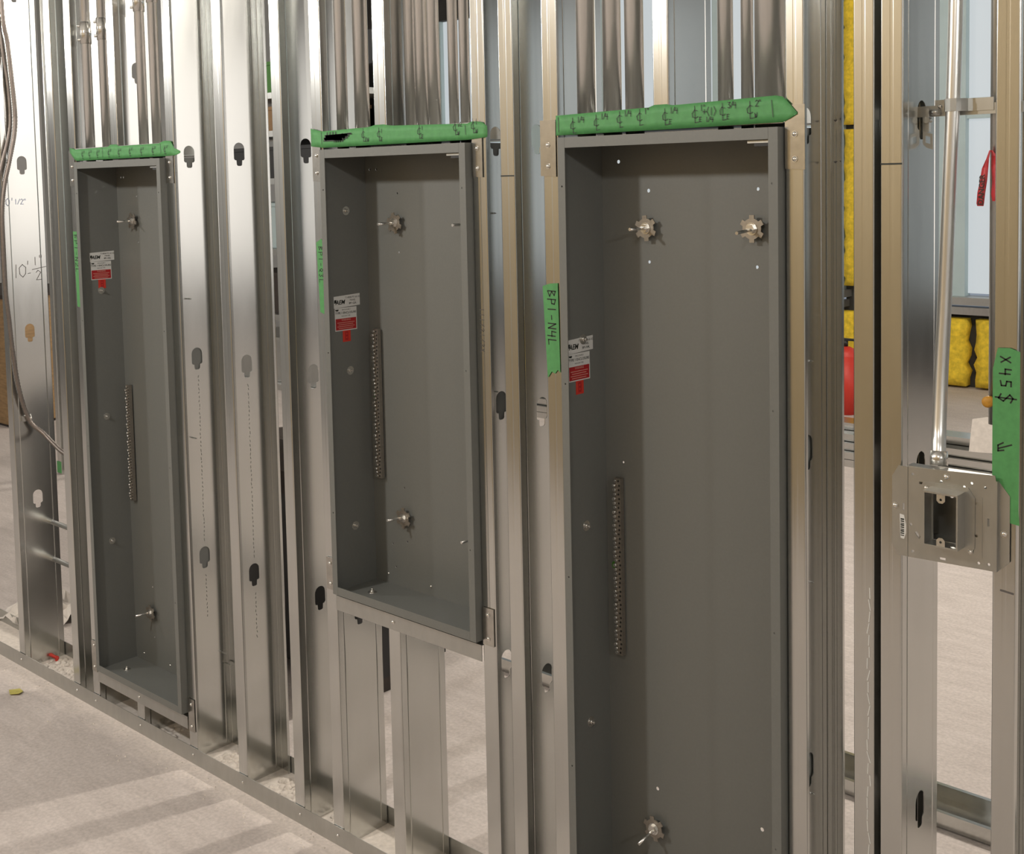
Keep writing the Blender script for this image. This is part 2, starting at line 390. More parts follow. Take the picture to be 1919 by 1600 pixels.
ST['A'] = stud('steel stud with an armored cable hung against its web, past the panel tubs', -2.628, -2.586, 'R')
ST['B'] = stud('steel stud paired just behind the stud that carries the low-sill tub', -2.225, -2.182, 'R', knocks=[])
ST['C'] = stud('steel stud with a green tape strip against the low-sill panel tub', -2.090, -2.048, 'R', knocks=[])
ST['D'] = stud('open-sided steel stud along the low-sill tub, screw points through its web', -1.511, -1.469, 'L')
ST['E'] = stud('lone steel stud standing free midway between two panel tubs', -1.257, -1.215, 'L')
ST['G'] = stud('steel stud doubled next to the jamb stud of the tub with open space under it', -0.995, -0.953, 'R')
ST['N'] = stud('steel jamb stud with tape reading BP1-Q3L on its face', -0.830, -0.788, 'R', knocks=[0.612])
ST['K'] = stud('steel jamb stud with pencilled fractions on its face', -0.265, -0.223, 'L')
ST['L'] = stud('steel stud with one black marker line, doubled beside the BP1-N4L jamb', -0.181, -0.140, 'R')
ST['M'] = stud('steel jamb stud with tape reading BP1-N4L on its face', -0.058, -0.016, 'R', knocks=[])
ST['F'] = stud('open-sided steel jamb stud at the far edge of the widest tub, dented inside', 0.511, 0.548, 'L')
ST['H'] = stud('steel stud with a long white scrape, back to back with the switch-box stud', 0.640, 0.678, 'R', knocks=[])
ST['I'] = stud('steel stud carrying the switch box bracket and the bridging bar', 0.689, 0.728, 'R')
ST['J'] = stud('steel stud with the long green tape marked with a dollar sign', 0.879, 0.917, 'L')
HZ = 1.832
stud('short steel stud standing on the header of the low-sill tub', -1.824, -1.782, 'R', HZ+.002, knocks=[2.094, 2.7], name='cripple_stud')
stud('short steel stud standing on the header over the tub with open space below', -0.590, -0.548, 'R', HZ+.002, knocks=[2.45], name='cripple_stud')
stud('short steel stud standing on the header of the widest tub', 0.225, 0.262, 'R', HZ+.002, knocks=[2.45], name='cripple_stud')
stud('short stub stud under the sill between two jamb studs', -0.590, -0.549, 'R', 0.002, 0.675, knocks=[], name='stub_stud')
stud('very short stub stud under the low sill near the floor', -1.810, -1.768, 'R', 0.002, 0.135, knocks=[], name='stub_stud')

# floor and ceiling tracks
t = thing('floor_track', (-0.8, .076, 0), 'long galvanized floor track holding the feet of all studs', 'track')
obj('front_leg', B(-3.6, 1.6, -.0026, -.0012, 0, .051), 'galv2', t)
obj('back_leg', B(-3.6, 1.6, .1537, .155, 0, .051), 'galv2', t)
obj('track_web', B(-3.6, 1.6, -.0012, .1537, 0, .0013), 'plaster', t)
for x in (-2.61, -2.2, -2.07, -1.79, -1.49, -1.235, -.97, -.81, -.57, -.245, -.16): inst('screw', SCREWS, 'zinc', (x, -.0026, .028), t)
t = thing('ceiling_track', (-0.8, .076, YTOP), 'galvanized top track capping the studs', 'track')
obj('track_web', B(-3.6, 1.6, -.0012, .1537, YTOP+.001, YTOP+.0025), 'galv2', t)
obj('front_leg', B(-3.6, 1.6, -.0026, -.0012, YTOP-.05, YTOP+.0025), 'galv2', t)
obj('back_leg', B(-3.6, 1.6, .1537, .155, YTOP-.05, YTOP+.0025), 'galv2', t)

# headers and sills
OD = {'3/4': .0234, '1': .0295, '1.25': .0384, '2': .0558}
C1 = [(-1.997, .026, '1', 2.235, 'coupled conduit hugging the jamb of the low-sill tub'), (-1.992, .082, '3/4', 2.26, 'thin coupled conduit tucked behind the one hugging the low-sill jamb'), (-1.945, .055, '1', 2.245, 'coupled conduit just before the short stud over the low-sill tub'),
      (-1.722, .055, '1', 2.31, 'conduit next after the short stud over the low-sill tub'), (-1.655, .06, '1', 2.33, 'conduit between its twin and the open-sided stud of the low-sill tub')]
C2 = [(-.747, .033, '1', None, 'conduit hugging the jamb taped BP1-Q3L'), (-.709, .066, '1.25', None, 'thicker conduit second from the jamb taped BP1-Q3L'), (-.524, .062, '1', None, 'conduit first past the short stud over the open-bottomed tub'),
      (-.485, .06, '1', None, 'conduit second past the short stud over the open-bottomed tub'), (-.443, .06, '1', None, 'conduit third past the short stud over the open-bottomed tub'),
      (-.378, .06, '3/4', None, 'thin conduit, first of the pair beside the stud with pencilled fractions'), (-.343, .062, '3/4', None, 'thin conduit nearest the stud with pencilled fractions')]
C3 = [(.033, .035, '1.25', None, 'thick conduit nearest the jamb taped BP1-N4L'), (.077, .066, '1.25', None, 'thick conduit second from the jamb taped BP1-N4L'), (.138, .06, '1.25', None, 'thick conduit just before the short stud over the widest tub'),
      (.354, .056, '1', None, 'conduit next after the short stud over the widest tub'), (.394, .068, '3/4', None, 'thin conduit beside the thickest one'), (.448, .058, '2', None, 'thickest conduit, under the tape mark reading 2 inch')]
HOLES = [(c[0], c[1], OD[c[2]]/2) for c in C1+C2+C3]
def header(xa, xb, tabL, tabR, label):
    t = thing('header_track', ((xa+xb)/2, .076, HZ), label, 'track')
    obj('track_web', MB().plate(rect(xa, xb, -.0012, .1537), [circ(a, b, c+.0012, 20) for a, b, c in HOLES if xa < a < xb], XY, HZ-.0013, HZ), 'galv2', t)
    obj('front_leg', B(xa, xb, -.0026, -.0012, HZ-.0013, HZ+.036), 'galv2', t)
    obj('back_leg', B(xa, xb, .1537, .155, HZ-.0013, HZ+.036), 'galv2', t)
    for a, b, zl in (tabL, tabR):
        tb = obj('end_tab', MB().plate([(a, HZ+.03), (b, HZ+.03), (b, zl), (a, zl+.002)], [], XZ, -.0034, -.0014), 'galv3', t)
        for zz in (HZ-.022, HZ-.066): inst('screw', SCREW, 'zinc', ((a+b)/2, -.0034, zz), tb)
    return t
header(-2.044, -1.512, (-2.086, -2.05, 1.746), (-1.509, -1.472, 1.749), 'header track over the low-sill tub, taped green')
header(-.784, -.268, (-.826, -.794, 1.744), (-.262, -.232, 1.746), 'header track over the tub with open space below, taped green')
header(-.012, .508, (-.062, -.020, 1.744), (.512, .551, 1.747), 'header track over the widest tub, taped green')
def sill(xa, xb, z, label, tabs, mids):
    t = thing('sill_track', ((xa+xb)/2, .076, z), label, 'track')
    obj('track_web', B(xa, xb, -.0012, .1537, z-.0013, z), 'galv2', t)
    obj('front_leg', B(xa, xb, -.0030, -.0012, z-.038, z), 'galv2', t)
    obj('back_leg', B(xa, xb, .1537, .155, z-.038, z), 'galv2', t)
    for a, b, z0_, z1_ in tabs:
        tb = obj('end_tab', B(a, b, -.0034, -.0014, z0_, z1_), 'galv3', t)
        for zz in (z0_+.016, z1_-.016): inst('screw', SCREW, 'zinc', ((a+b)/2, -.0034, zz), tb)
    for x in mids: inst('screw', SCREW, 'zinc', (x, -.0031, z-.018), t)
    return t
sill(-.787, -.268, .679, 'sill track under the tub with open space below', [(-.822, -.792, .690, .775), (-.262, -.228, .684, .771)], [-.568])
sill(-2.046, -1.514, .139, 'low sill track just above the floor', [(-2.084, -2.052, .13, .235), (-1.506, -1.474, .10, .20)], [-1.79])

# ------------------------------------------------------------------ panel tubs
W, D, PR = .508, .146, .020
def gear(cx, cz, r0_, r1_, n=6):
    pts = []
    for k in range(n):
        a = 2*math.pi*(k+.5)/n; hw = .27
        for da, rr in ((-.42, r0_), (-hw, r0_), (-hw*.72, r1_), (hw*.72, r1_), (hw, r0_), (.42, r0_)): pts.append((cx+rr*math.cos(a+da), cz+rr*math.sin(a+da)))
    return pts
def knob(x, z, yb, parent, tilt=0.0, a0=0):
    k = obj('star_plate', MB().plate([(x+(p*math.cos(a0)-q_*math.sin(a0)), z+(p*math.sin(a0)+q_*math.cos(a0))) for p, q_ in gear(0, 0, .0205, .0272)], [], XZ, yb-.0145, yb-.012), 'bronze', parent)
    nb = MB(); nb.cyl((x, yb-.0145, z), (x, yb-.016, z), .0125, 16); nb.plate(circ(x, z, .0095, 6), [], XZ, yb-.022, yb-.016)
    obj('nut', nb, 'zinc', k)
    rb = MB(); rb.cyl((x, yb, z), (x-.002, yb-.066, z+tilt), .0034, 10); rb.cyl((x, yb, z), (x, yb-.012, z), .0065, 10)
    obj('threaded_rod', rb, 'zinc', k); return k
def bolt(x, y, z, n, parent):
    n = Vector(n); p = Vector((x, y, z)); mb = MB()
    mb.cyl(p, p+n*.0015, .0115, 14); mb.cyl(p+n*.0015, p+n*.006, .0058, 6); mb.cyl(p+n*.006, p+n*.011, .003, 8)
    return obj('bolt', mb, 'zinc', parent)
def tub(x, zt, zb, label, knobs, strip, stickers, bolts, dot, holes, model):
    F, Bk = -PR, D-PR; e = .0016; fl = .019
    t = thing('panel_tub', (x+W/2, F+D/2, zb), label, 'panel box')
    obj('back_panel', MB().plate(rect(x, x+W, zb, zt), [circ(x+a, b, c, 8) for a, b, c in holes], XZ, Bk-e, Bk), 'paint', t)
    sl = obj('side_panel', B(x, x+e, F, Bk-e, zb, zt), 'paint', t)
    obj('side_panel', B(x+W-e, x+W, F, Bk-e, zb, zt), 'paint', t)
    obj('top_panel', B(x+e, x+W-e, F, Bk-e, zt-e, zt), 'paint', t)
    obj('bottom_panel', B(x+e, x+W-e, F, Bk-e, zb, zb+e), 'paint', t)
    # folded front rims with small rounded fold on the outer edge
    rr = .0035
    def rim(nm, outl, hs=()): obj(nm, MB().plate(outl, list(hs), XZ, F-.0018, F), 'paint', t)
    hz = [zt-.10]+[zt-.10-k*.41 for k in range(1, 5) if zt-.10-k*.41 > zb+.03]
    rim('front_rim', rect(x, x+fl, zb, zt), [circ(x+fl*.55, z, .0022, 6) for z in hz])
    rim('front_rim', rect(x+W-fl, x+W, zb, zt), [circ(x+W-fl*.6, z, .0022, 6) for z in hz])
    rim('front_rim', rect(x+fl+.0004, x+W-fl-.0004, zt-.021, zt)); rim('front_rim', rect(x+fl+.0004, x+W-fl-.0004, zb, zb+.021))
    for side_x, sg in ((x, -1), (x+W, 1)):
        P = arc(side_x-sg*rr, F-.0018+rr, rr, -90, 0 if sg > 0 else -180, 4)
        mb = MB(); mb.prism(P+[(side_x-sg*rr, F-.0018+rr)], XY, zb, zt, True)
    # bonding tab inside the top corner
    obj('bonding_tab', B(x+W-.066, x+W-fl-.002, F+.006, F+.022, zt-.027, zt-.0225), 'galv2', t)
    obj('black_slot', B(x+W-.052, x+W-fl-.002, F+.006, F+.020, zt-.033, zt-.0272), 'black', t)  # black block added to stand in for the dark slot below the tab
    for a, z, ti, an in knobs: knob(x+a, z, Bk-e, t, ti, an)
    # terminal bar
    z0_, z1_ = strip; xb = x+.042; yb = Bk-e
    gb = obj('terminal_bar', B(xb-.009, xb+.009, yb-.016, yb-.005, z0_, z1_), 'bronze', t)
    sm = MB(); hm = MB(); n = 40
    for i in range(n):
        zz = z0_+.006+(z1_-z0_-.012)*i/(n-1)
        sm.cyl((xb-.005, yb-.016, zz), (xb-.005, yb-.020-.002*(i % 3), zz), .0036, 7)
        hm.plate(circ(xb+.004+.0012*((i*7) % 3-1), zz, .0026, 6), [], XZ, yb-.0164, yb-.016)
    o = obj('terminal_screws', sm, 'zinc', gb); o['kind'] = 'stuff'
    o = obj('wire_holes', hm, 'black', gb); o['kind'] = 'stuff'
    obj('bar_standoff', MB().box(xb-.004, xb+.004, yb-.005, yb, z0_+.01, z0_+.02).box(xb-.004, xb+.004, yb-.005, yb, z1_-.02, z1_-.01), 'zinc', gb)
    if dot: obj('ground_dot', MB().plate(circ(x+dot[0], dot[1], .009, 16), [], XZ, yb-.0006, yb), 'green', t)
    # labels stuck to the left inner side
    xs = x+e; m_ = lambda a, b, d: (xs+d, ys+a, zs+b)
    ys, zs = stickers
    lab = obj('maker_label', MB().plate([(0, -.003), (.086, 0), (.086, -.030), (.0, -.033)], [], m_, 0, .0004), 'white', t)
    lm = MB(); put_text(lm, 'AEM', .0155, .020, -.019, m_, .0007, .0004, .25); lm.plate([(.0015, -.012), (.0085, -.0115), (.0075, -.020), (.001, -.0205)], [], m_, .0005, .0007)
    put_text(lm, 'T14808 PO #1-02', .0068, .062, -.008, m_, .0007); put_text(lm, 'PANEL', .0066, .062, -.0155, m_, .0007); put_text(lm, model, .0068, .062, -.0235, m_, .0007, .0001)
    obj('lettering', lm, 'ink', lab)
    l2 = obj('enclosure_label', MB().plate(rect(.002, .074, -.062, -.033), [], m_, 0, .00035), 'white', t)
    lm = MB(); lm.plate([(.003, -.037), (.015, -.0365), (.013, -.041), (.006, -.0405)], [], m_, .0004, .0006)
    put_text(lm, 'ENCLOSURE 1', .0045, .040, -.0385, m_, .0006); put_text(lm, 'TYPE 1 ENCLOSURE', .0078, .038, -.0465, m_, .0006, .0001); put_text(lm, 'INDOOR TYPE', .0045, .038, -.0545, m_, .0006)
    obj('lettering', lm, 'ink', l2)
    l3 = obj('warning_label', MB().plate(rect(.002, .074, -.092, -.058), [], m_, .0004, .0007), 'white', t)
    obj('red_field', MB().plate(rect(.004, .0715, -.0895, -.0605), [], m_, .0007, .0009), 'red', l3)
    lm = MB(); put_text(lm, 'WARNING', .0062, .038, -.0645, m_, .0011, .0001)
    for k in range(4): lm.plate(rect(.009+.004*(k % 2), .066-.005*(k % 2), -.0718-k*.0048, -.0704-k*.0048), [], m_, .0009, .0011)
    obj('lettering', lm, 'pinkprint', l3)
    l4 = obj('red_tag', MB().plate(rect(.026, .052, -.121, -.091), [], m_, .0002, .0006), 'redtag', t)
    obj('tag_print', MB().plate(rect(.034, .044, -.117, -.095), [circ(.039, -.101, .0028, 8), circ(.039, -.110, .0028, 8)], m_, .0006, .0008), 'red', l4)
    for y, z in bolts: bolt(xs, y, z, (1, 0, 0), t)
    bolt(x+.075, .045, zb+e, (0, 0, 1), t)
    for a in (.03, .19, .33): bolt_ = MB().dome((x+a+.02, Bk-e, zb+.025), (0, -1, 0), .004, .003); obj('rivet', bolt_, 'zinc', t)
    return t
ZT = 1.8235
tub(-2.021, ZT, .152, 'tall narrow-looking grey panel tub resting on the low sill by the floor', [(.110, 1.631, 0, .3), (.122, .336, .004, .1)], (.70, 1.088), (.018, 1.533), [(.053, 1.405), (.053, .988), (.053, .57)], None,
    [(.046, 1.773, .0035), (.123, 1.711, .0035), (.123, 1.562, .0035), (.12, .42, .003), (.12, .25, .003), (.03, 1.773, .003)], 'BP1-N2L')
tub(-.7745, ZT, .691, 'short grey panel tub with open space below its sill', [(.123, 1.636, 0, .2), (.127, .880, .006, 0), (.385, 1.636, 0, 0), (.39, .880, 0, .3)], (.972, 1.362), (.008, 1.455), [(.056, 1.669), (.055, 1.258), (.057, .851)], (.020, 1.184),
    [(.046, 1.773, .0035), (.02, 1.773, .0035), (.123, 1.711, .003), (.123, 1.562, .003), (.12, .955, .003), (.126, .815, .003), (.07, .80, .003), (.08, .74, .003)], 'BP1-Q3L')
tub(0.0, ZT, .150, 'widest-looking grey panel tub with two star knobs near its top', [(.124, 1.633, 0, .1), (.376, 1.635, -.006, 0), (.126, .340, -.012, .2)], (.702, 1.093), (-.003, 1.404), [(.049, 1.399), (.050, .995), (.055, .56)], (.022, .894),
    [(.046, 1.773, .0042), (.123, 1.711, .0042), (.382, 1.712, .0035), (.123, 1.562, .0035), (.379, 1.560, .0035), (.048, 1.126, .0025), (.127, .424, .0042), (.382, .426, .0045)], 'BP1-N4L')

# ------------------------------------------------------------------ conduits above the tubs
def conduit(x, y, size, label, group, z0=HZ-.006, z1=3.6, coup=None):
    r = OD[size]/2; t = thing('conduit', (x, y, z0), label, 'conduit', group)
    obj('tube', MB().cyl((x, y, z0), (x, y, z1), r, 28), 'emt', t)
    obj('box_connector', MB().cyl((x, y, HZ+.001), (x, y, HZ+.030), r+.002, 20), 'zinc', t)
    if coup:
        c = obj('coupling', MB().cyl((x, y, coup-.035), (x, y, coup+.035), r+.0025, 24).cyl((x, y, coup-.003), (x, y, coup+.003), r+.0032, 24), 'zinc', t)
        for dz in (-.022, .022):
            obj('set_screw', MB().cyl((x-r*.55, y-r*.75, coup+dz), (x-r*1.0, y-r*1.35, coup+dz), .0042, 8), 'zinc', c)
    return t
for grp, cs in (('conduits above the low-sill tub', C1), ('conduits above the open-bottomed tub', C2), ('conduits above the widest tub', C3)):
    for x, y, s_, c, lb in cs: conduit(x, y, s_, lb, grp, coup=c)

# ------------------------------------------------------------------ green tape strips with hand lettering
def tape_h(pts_top, pts_bot, label, marks, wd=.0013, y=-.0042, bumps=()):
    poly = pts_bot+pts_top[::-1]
    o = thing('masking_tape', (sum(p[0] for p in poly)/len(poly), y, min(p[1] for p in poly)), label, 'tape')
    mb = MB(); n = len(pts_top); N = 40
    def ip(pts, s):
        for (a, b) in zip(pts, pts[1:]):
            if a[0] <= s <= b[0]+1e-9: k = (s-a[0])/max(1e-9, b[0]-a[0]); return a[1]+(b[1]-a[1])*k
        return pts[-1][1]
    xa, xb = max(pts_top[0][0], pts_bot[0][0]), min(pts_top[-1][0], pts_bot[-1][0]); vv = []
    for i in range(N+1):
        xx = xa+(xb-xa)*i/N; z0_, z1_ = ip(pts_bot, xx), ip(pts_top, xx)
        wob = .0006*math.sin(i*1.7)+.0004*math.sin(i*.9+1)
        for k in range(4): vv.append((xx, y-(.0004 if k in (0, 3) else 0)-abs(wob)*(1 if k in (0, 3) else .5), z0_+(z1_-z0_)*k/3))
    nn = len(vv); vv += [(a, b+.0004, c) for a, b, c in vv]; F = []
    for i in range(N):
        for k in range(3):
            q = [i*4+k, (i+1)*4+k, (i+1)*4+k+1, i*4+k+1]; F += [q, [j+nn for j in q][::-1]]
    for i in range(N): F += [[i*4, (i+1)*4, (i+1)*4+nn, i*4+nn], [i*4+3, (i+1)*4+3, (i+1)*4+3+nn, i*4+3+nn]]
    F += [[k, k+1, k+1+nn, k+nn] for k in range(3)]+[[N*4+k, N*4+k+1, N*4+k+1+nn, N*4+k+nn] for k in range(3)]
    mb.add(vv, F, True); obj('strip', mb, 'tape', o)
    for mg in marks: obj('pen_mark', ribbons(MB(), mg, wd, XZ, y-.0016), 'ink', o)
    return o
mk = []
for u_, zz, sup, sub in ((.022, 1.8365, '1/4', ''), (.083, 1.840, '1/4', ''), (.141, 1.843, '1/4', ''), (.190, 1.845, '1"', ''), (.250, 1.843, '1/4', 'E'), (.318, 1.844, '1"', 'E'), (.378, 1.846, '3/4', 'E'), (.436, 1.846, '2"', 'W')):
    mk.append(strokes_text('C', u_, zz-.002, .025)+strokes_text(sup, u_+.018, zz+.017, .011, .5)+(strokes_text(sub, u_+.016, zz-.003, .009) if sub else []))
mk += [strokes_text('+(1)', .341, 1.852, .014, .55)+strokes_text('1/4', .348, 1.840, .009, .6), [[(.487, 1.872), (.490, 1.842)]], [[(-.010, 1.866), (-.009, 1.836)]]]
tape_h([(-.017, 1.870), (.222, 1.874), (.230, 1.878), (.262, 1.878), (.275, 1.875), (.501, 1.880), (.512, 1.876), (.537, 1.848)], [(-.017, 1.829), (.1, 1.8295), (.3, 1.830), (.512, 1.832), (.537, 1.845)],
       'green masking tape with eight centre-line marks above the widest tub', mk)
mk = []
for u_, zz, sup, sub in ((-.632, 1.843, '', 'EW'), (-.575, 1.842, "1", 'E'), (-.435, 1.843, '1', 'E'), (-.318, 1.846, "1/2", 'W'), (-.262, 1.848, '1', 'W')):
    mk.append(strokes_text('C', u_, zz-.001, .025)+strokes_text(sup, u_+.014, zz+.015, .009, .5)+strokes_text(sub, u_+.014, zz-.004, .009))
mk += [[[(-.280, 1.862), (-.279, 1.842)]], [[(-.785, 1.868), (-.784, 1.838)]]]
tp = tape_h([(-.828, 1.879), (-.785, 1.870), (-.6, 1.873), (-.59, 1.877), (-.545, 1.877), (-.53, 1.873), (-.27, 1.866), (-.262, 1.870), (-.232, 1.869), (-.213, 1.858)], [(-.828, 1.834), (-.78, 1.829), (-.5, 1.8295), (-.27, 1.830), (-.213, 1.834)],
       'green masking tape with a scribbled-out mark above the open-bottomed tub', mk)
sc = []
zz = [1.851, 1.847, 1.853, 1.848, 1.855, 1.850, 1.858, 1.852, 1.860, 1.851, 1.858, 1.846, 1.861, 1.847, 1.860, 1.850]
for k in range(11): sc.append([(-.776+.003*(k % 3)+.0006*k, 1.846+k*.0012+.002*(k % 2)), (-.700+.0035*k-.006*(k % 3), 1.846+k*.0015)])
sc.append([(-.772+k*.0058, z) for k, z in enumerate(zz)]); sc.append([(-.735+k*.004, 1.842+.011*(k % 2)) for k in range(9)])
for k in range(4): sc.append([(-.763+k*.011, 1.855), (-.761+k*.011, 1.866)])
obj('scribble', ribbons(MB(), sc, .0030, XZ, -.0062), 'ink', tp)
mk = []
for u_ in (-2.00, -1.955, -1.905, -1.835, -1.775, -1.71, -1.645, -1.58, -1.515): mk.append(strokes_text('C', u_, 1.837, .02)+strokes_text('1/', u_+.012, 1.852, .008, .6))
mk += [[[(-1.868, 1.866), (-1.867, 1.836)]], [[(-1.532, 1.866), (-1.531, 1.838)]]]
tape_h([(-2.076, 1.872), (-2.04, 1.865), (-1.83, 1.867), (-1.822, 1.873), (-1.785, 1.873), (-1.77, 1.867), (-1.53, 1.867), (-1.522, 1.874), (-1.478, 1.873), (-1.462, 1.852), (-1.428, 1.842)], [(-2.076, 1.858), (-2.04, 1.828), (-1.8, 1.8285), (-1.5, 1.829), (-1.45, 1.830), (-1.428, 1.836)],
       'green masking tape with crowded pen marks above the low-sill tub', mk)
def tape_v(poly, label, marks, wd, y=-.0022, m2='ink', extra=None):
    o = thing('masking_tape', (sum(p[0] for p in poly)/len(poly), y, min(p[1] for p in poly)), label, 'tape')
    obj('strip', MB().plate(poly, [], XZ, y, y+.0006), 'tape', o)
    for mg in (marks if isinstance(marks[0][0], list) else [marks]): obj('lettering', ribbons(MB(), mg, wd, XZ, y-.0002), m2, o)
    return o
def rot_text(s, x, ztop, h, sp=.75):     # reads downwards, letter tops towards +x
    return [[(x+b, ztop-a) for a, b in pl] for pl in strokes_text(s, 0, 0, h, sp)]
tape_v([(-2.084, 1.600), (-2.060, 1.600), (-2.052, 1.352), (-2.076, 1.354)], 'green tape strip on the jamb stud of the low-sill tub', rot_text('BP1-N2L', -2.076, 1.590, .020, .92), .0022)
tape_v([(-.823, 1.590), (-.802, 1.600), (-.794, 1.585), (-.792, 1.412), (-.797, 1.407), (-.815, 1.412)], 'green tape strip reading BP1-Q3L', rot_text('BP1-Q3L', -.814, 1.580, .015, .92), .0018)
tape_v([(-.064, 1.513), (-.045, 1.519), (-.022, 1.521), (-.019, 1.331), (-.026, 1.337), (-.034, 1.328), (-.043, 1.332), (-.052, 1.320), (-.054, 1.318)], 'green tape strip reading BP1-N4L', rot_text('BP1-N4L', -.050, 1.505, .021, .82), .0026)
mkj = [rot_text('X45', .891, 1.445, .0165, 1.15), rot_text('$', .887, 1.386, .025), [[(.909, 1.305), (.889, 1.297)], [(.896, 1.307), (.888, 1.302), (.888, 1.293), (.897, 1.295)]]]
tape_v([(.8865, 1.458), (.905, 1.459), (.921, 1.454), (.921, 1.30), (.9205, 1.20), (.922, 1.177), (.897, 1.180), (.882, 1.200), (.879, 1.26), (.879, 1.424)], 'long green tape strip marked with a dollar sign and arrow', mkj, .0024, y=-.0030)

# ------------------------------------------------------------------ writing and marks on the steel
def mark(parent, pls, wd, mapf, d, m): return obj('pencil_mark', ribbons(MB(), pls, wd, mapf, d), m, parent)
mark(ST['L'], [[(-.179, 1.748), (-.142, 1.748)]], .003, XZ, -.0004, 'ink')
mark(ST['I'], [[(.691, 1.753), (.726, 1.753)]], .003, XZ, -.0004, 'ink')
mark(ST['K'], rot_text('111/21/2X', -.252, 1.455, .012, .95), .0014, XZ, -.0004, 'pencil')
mark(ST['J'], [[(.893, 1.066), (.912, 1.064)]], .003, XZ, -.0004, 'pencil')
mA = lambda a, b, d: (-2.586+d, a, b)
mark(ST['A'], strokes_text("10", .022, 1.425, .046, .52)+strokes_text("'", .070, 1.44, .04)+[[(.080, 1.437), (.089, 1.438)], [(.096, 1.450), (.147, 1.458)]]+strokes_text("1", .100, 1.466, .028)+strokes_text('"', .120, 1.470, .03)+strokes_text('2', .108, 1.412, .034), .0022, mA, .0005, 'pencil')
mark(ST['A'], strokes_text("0'", .01, 1.683, .026, .62)+strokes_text('1/2"', .042, 1.688, .018, .62), .002, mA, .0005, 'bluepencil')
# scrape on stud H
sc = []
for k in range(26):
    z = 1.02-k*.021; sc.append([(.668+random.uniform(-.004, .003), z), (.669+random.uniform(-.004, .003), z-.018)])
obj('scrape', ribbons(MB(), sc, .0016, XZ, -.0004), 'white', ST['H'])
# dents and printed lines inside the open studs
mF = lambda a, b, d: (a, .1524-T-d, b)
dn = MB()
for x, z in ((.531, 1.838), (.543, 1.840), (.531, 1.761), (.543, 1.762)): dn.plate([(x-.004, z), (x, z-.0035), (x+.004, z), (x, z+.001)], [], mF, 0, .0006)
obj('dent', dn, 'pencil', ST['F'])
for st_, xw in (('D', -1.511), ('E', -1.257)):
    pr = []
    for k in range(60):
        z = 1.17-k*.0125
        if abs(z-.612) < .05: continue
        pr.append([(.078+random.uniform(-.0015, .0015), z), (.0785+random.uniform(-.0015, .0015), z-.004-.004*random.random())])
    obj('printed_line', ribbons(MB(), pr, .0014, lambda a, b, d: (xw+T+d, a, b), .0003), 'pencil', ST[st_])
# self-drilling screw points through webs
SP = MB(); SP.cyl((0, 0, 0), (.016, 0, 0), .0022, 8, .0018); SP.cyl((.016, 0, 0), (.022, 0, 0), .0018, 8, .0004); SPM = SP.mesh('screw_point'); SPM.materials.append(M['galv2'])
for st_, xw, pts in (('D', -1.511, [(.052, 1.405), (.052, .985), (.125, .30), (.14, .26)]), ('K', -.265, [(.05, 1.665), (.045, 1.26)]), ('F', .511, [(.056, 1.398), (.056, .985), (.056, .58)])):
    for y, z in pts: inst('screw_point', SPM, 'galv2', (xw+T, y, z), ST[st_])

# ------------------------------------------------------------------ switch box between studs I and J
sb = thing('switch_box', (.80, .01, 1.09), 'steel switch box on a perforated bracket plate between two studs', 'electrical box')
yp = -.012
outl = [(.727, 1.247), (.742, 1.247), (.887, 1.254), (.8885, 1.245), (.8885, 1.098), (.742, 1.094), (.727, 1.094), (.716, 1.112), (.716, 1.228)]
hl = [rect(.787, .836, 1.133, 1.216)]+[circ(a, b, .0024, 8) for a, b in ((.752, 1.236), (.838, 1.228), (.872, 1.232), (.857, 1.205), (.858, 1.151), (.878, 1.108), (.862, 1.107), (.749, 1.150), (.752, 1.105), (.800, 1.231), (.850, 1.236))]
hl += [[(.7345, 1.172), (.7375, 1.172), (.7375, 1.184), (.7345, 1.184)], [(.8755, 1.170), (.8785, 1.170), (.8785, 1.183), (.8755, 1.183)], [(.763, 1.221), (.778, 1.222), (.778, 1.226), (.763, 1.225)], [(.755, 1.138), (.763, 1.128), (.766, 1.132), (.759, 1.140)], rect(.798, .808, 1.1, 1.104)]
pl = obj('bracket_plate', MB().plate(outl, hl, XZ, yp, yp+.0016), 'galv2', sb)
rb = MB(); rb.box(.7415, .7435, yp-.0012, yp, 1.094, 1.247); rb.box(.8655, .8675, yp-.0008, yp, 1.115, 1.215)
obj('stamped_rib', rb, 'galv2', pl)
obj('side_wing', MB().plate([(.8905, 1.243), (.9075, 1.222), (.9075, 1.115), (.8905, 1.098)], [], XZ, -.0042, -.0026).box(.8885, .8905, yp, -.0026, 1.098, 1.245), 'galv2', sb)
obj('top_return', B(.742, .874, yp+.0016, .012, 1.2475, 1.249), 'galv2', sb)
for x, z, y in ((.7215, 1.178, yp), (.809, 1.240, yp), (.899, 1.160, -.0042)): inst('screw', SCREW, 'zinc', (x, y, z), sb)
rg = MB(); rg.plate([(.770, 1.226), (.845, 1.228), (.856, 1.212), (.856, 1.130), (.848, 1.120), (.772, 1.119), (.766, 1.130), (.766, 1.214)], [rect(.787, .836, 1.133, 1.216)], XZ, yp-.002, yp-.0002)
ring = obj('mud_ring', rg, 'galv2', sb)
cl = MB()
for a, b, c_, d_ in ((.783, .7855, 1.1295, 1.2205), (.8375, .840, 1.1295, 1.2205)): cl.box(a, b, yp-.032, yp-.001, c_, d_)
cl.box(.7855, .8375, yp-.032, yp-.001, 1.2175, 1.2205); cl.box(.7855, .8375, yp-.032, yp-.001, 1.1295, 1.1325)
obj('ring_collar', cl, 'galv2', ring)
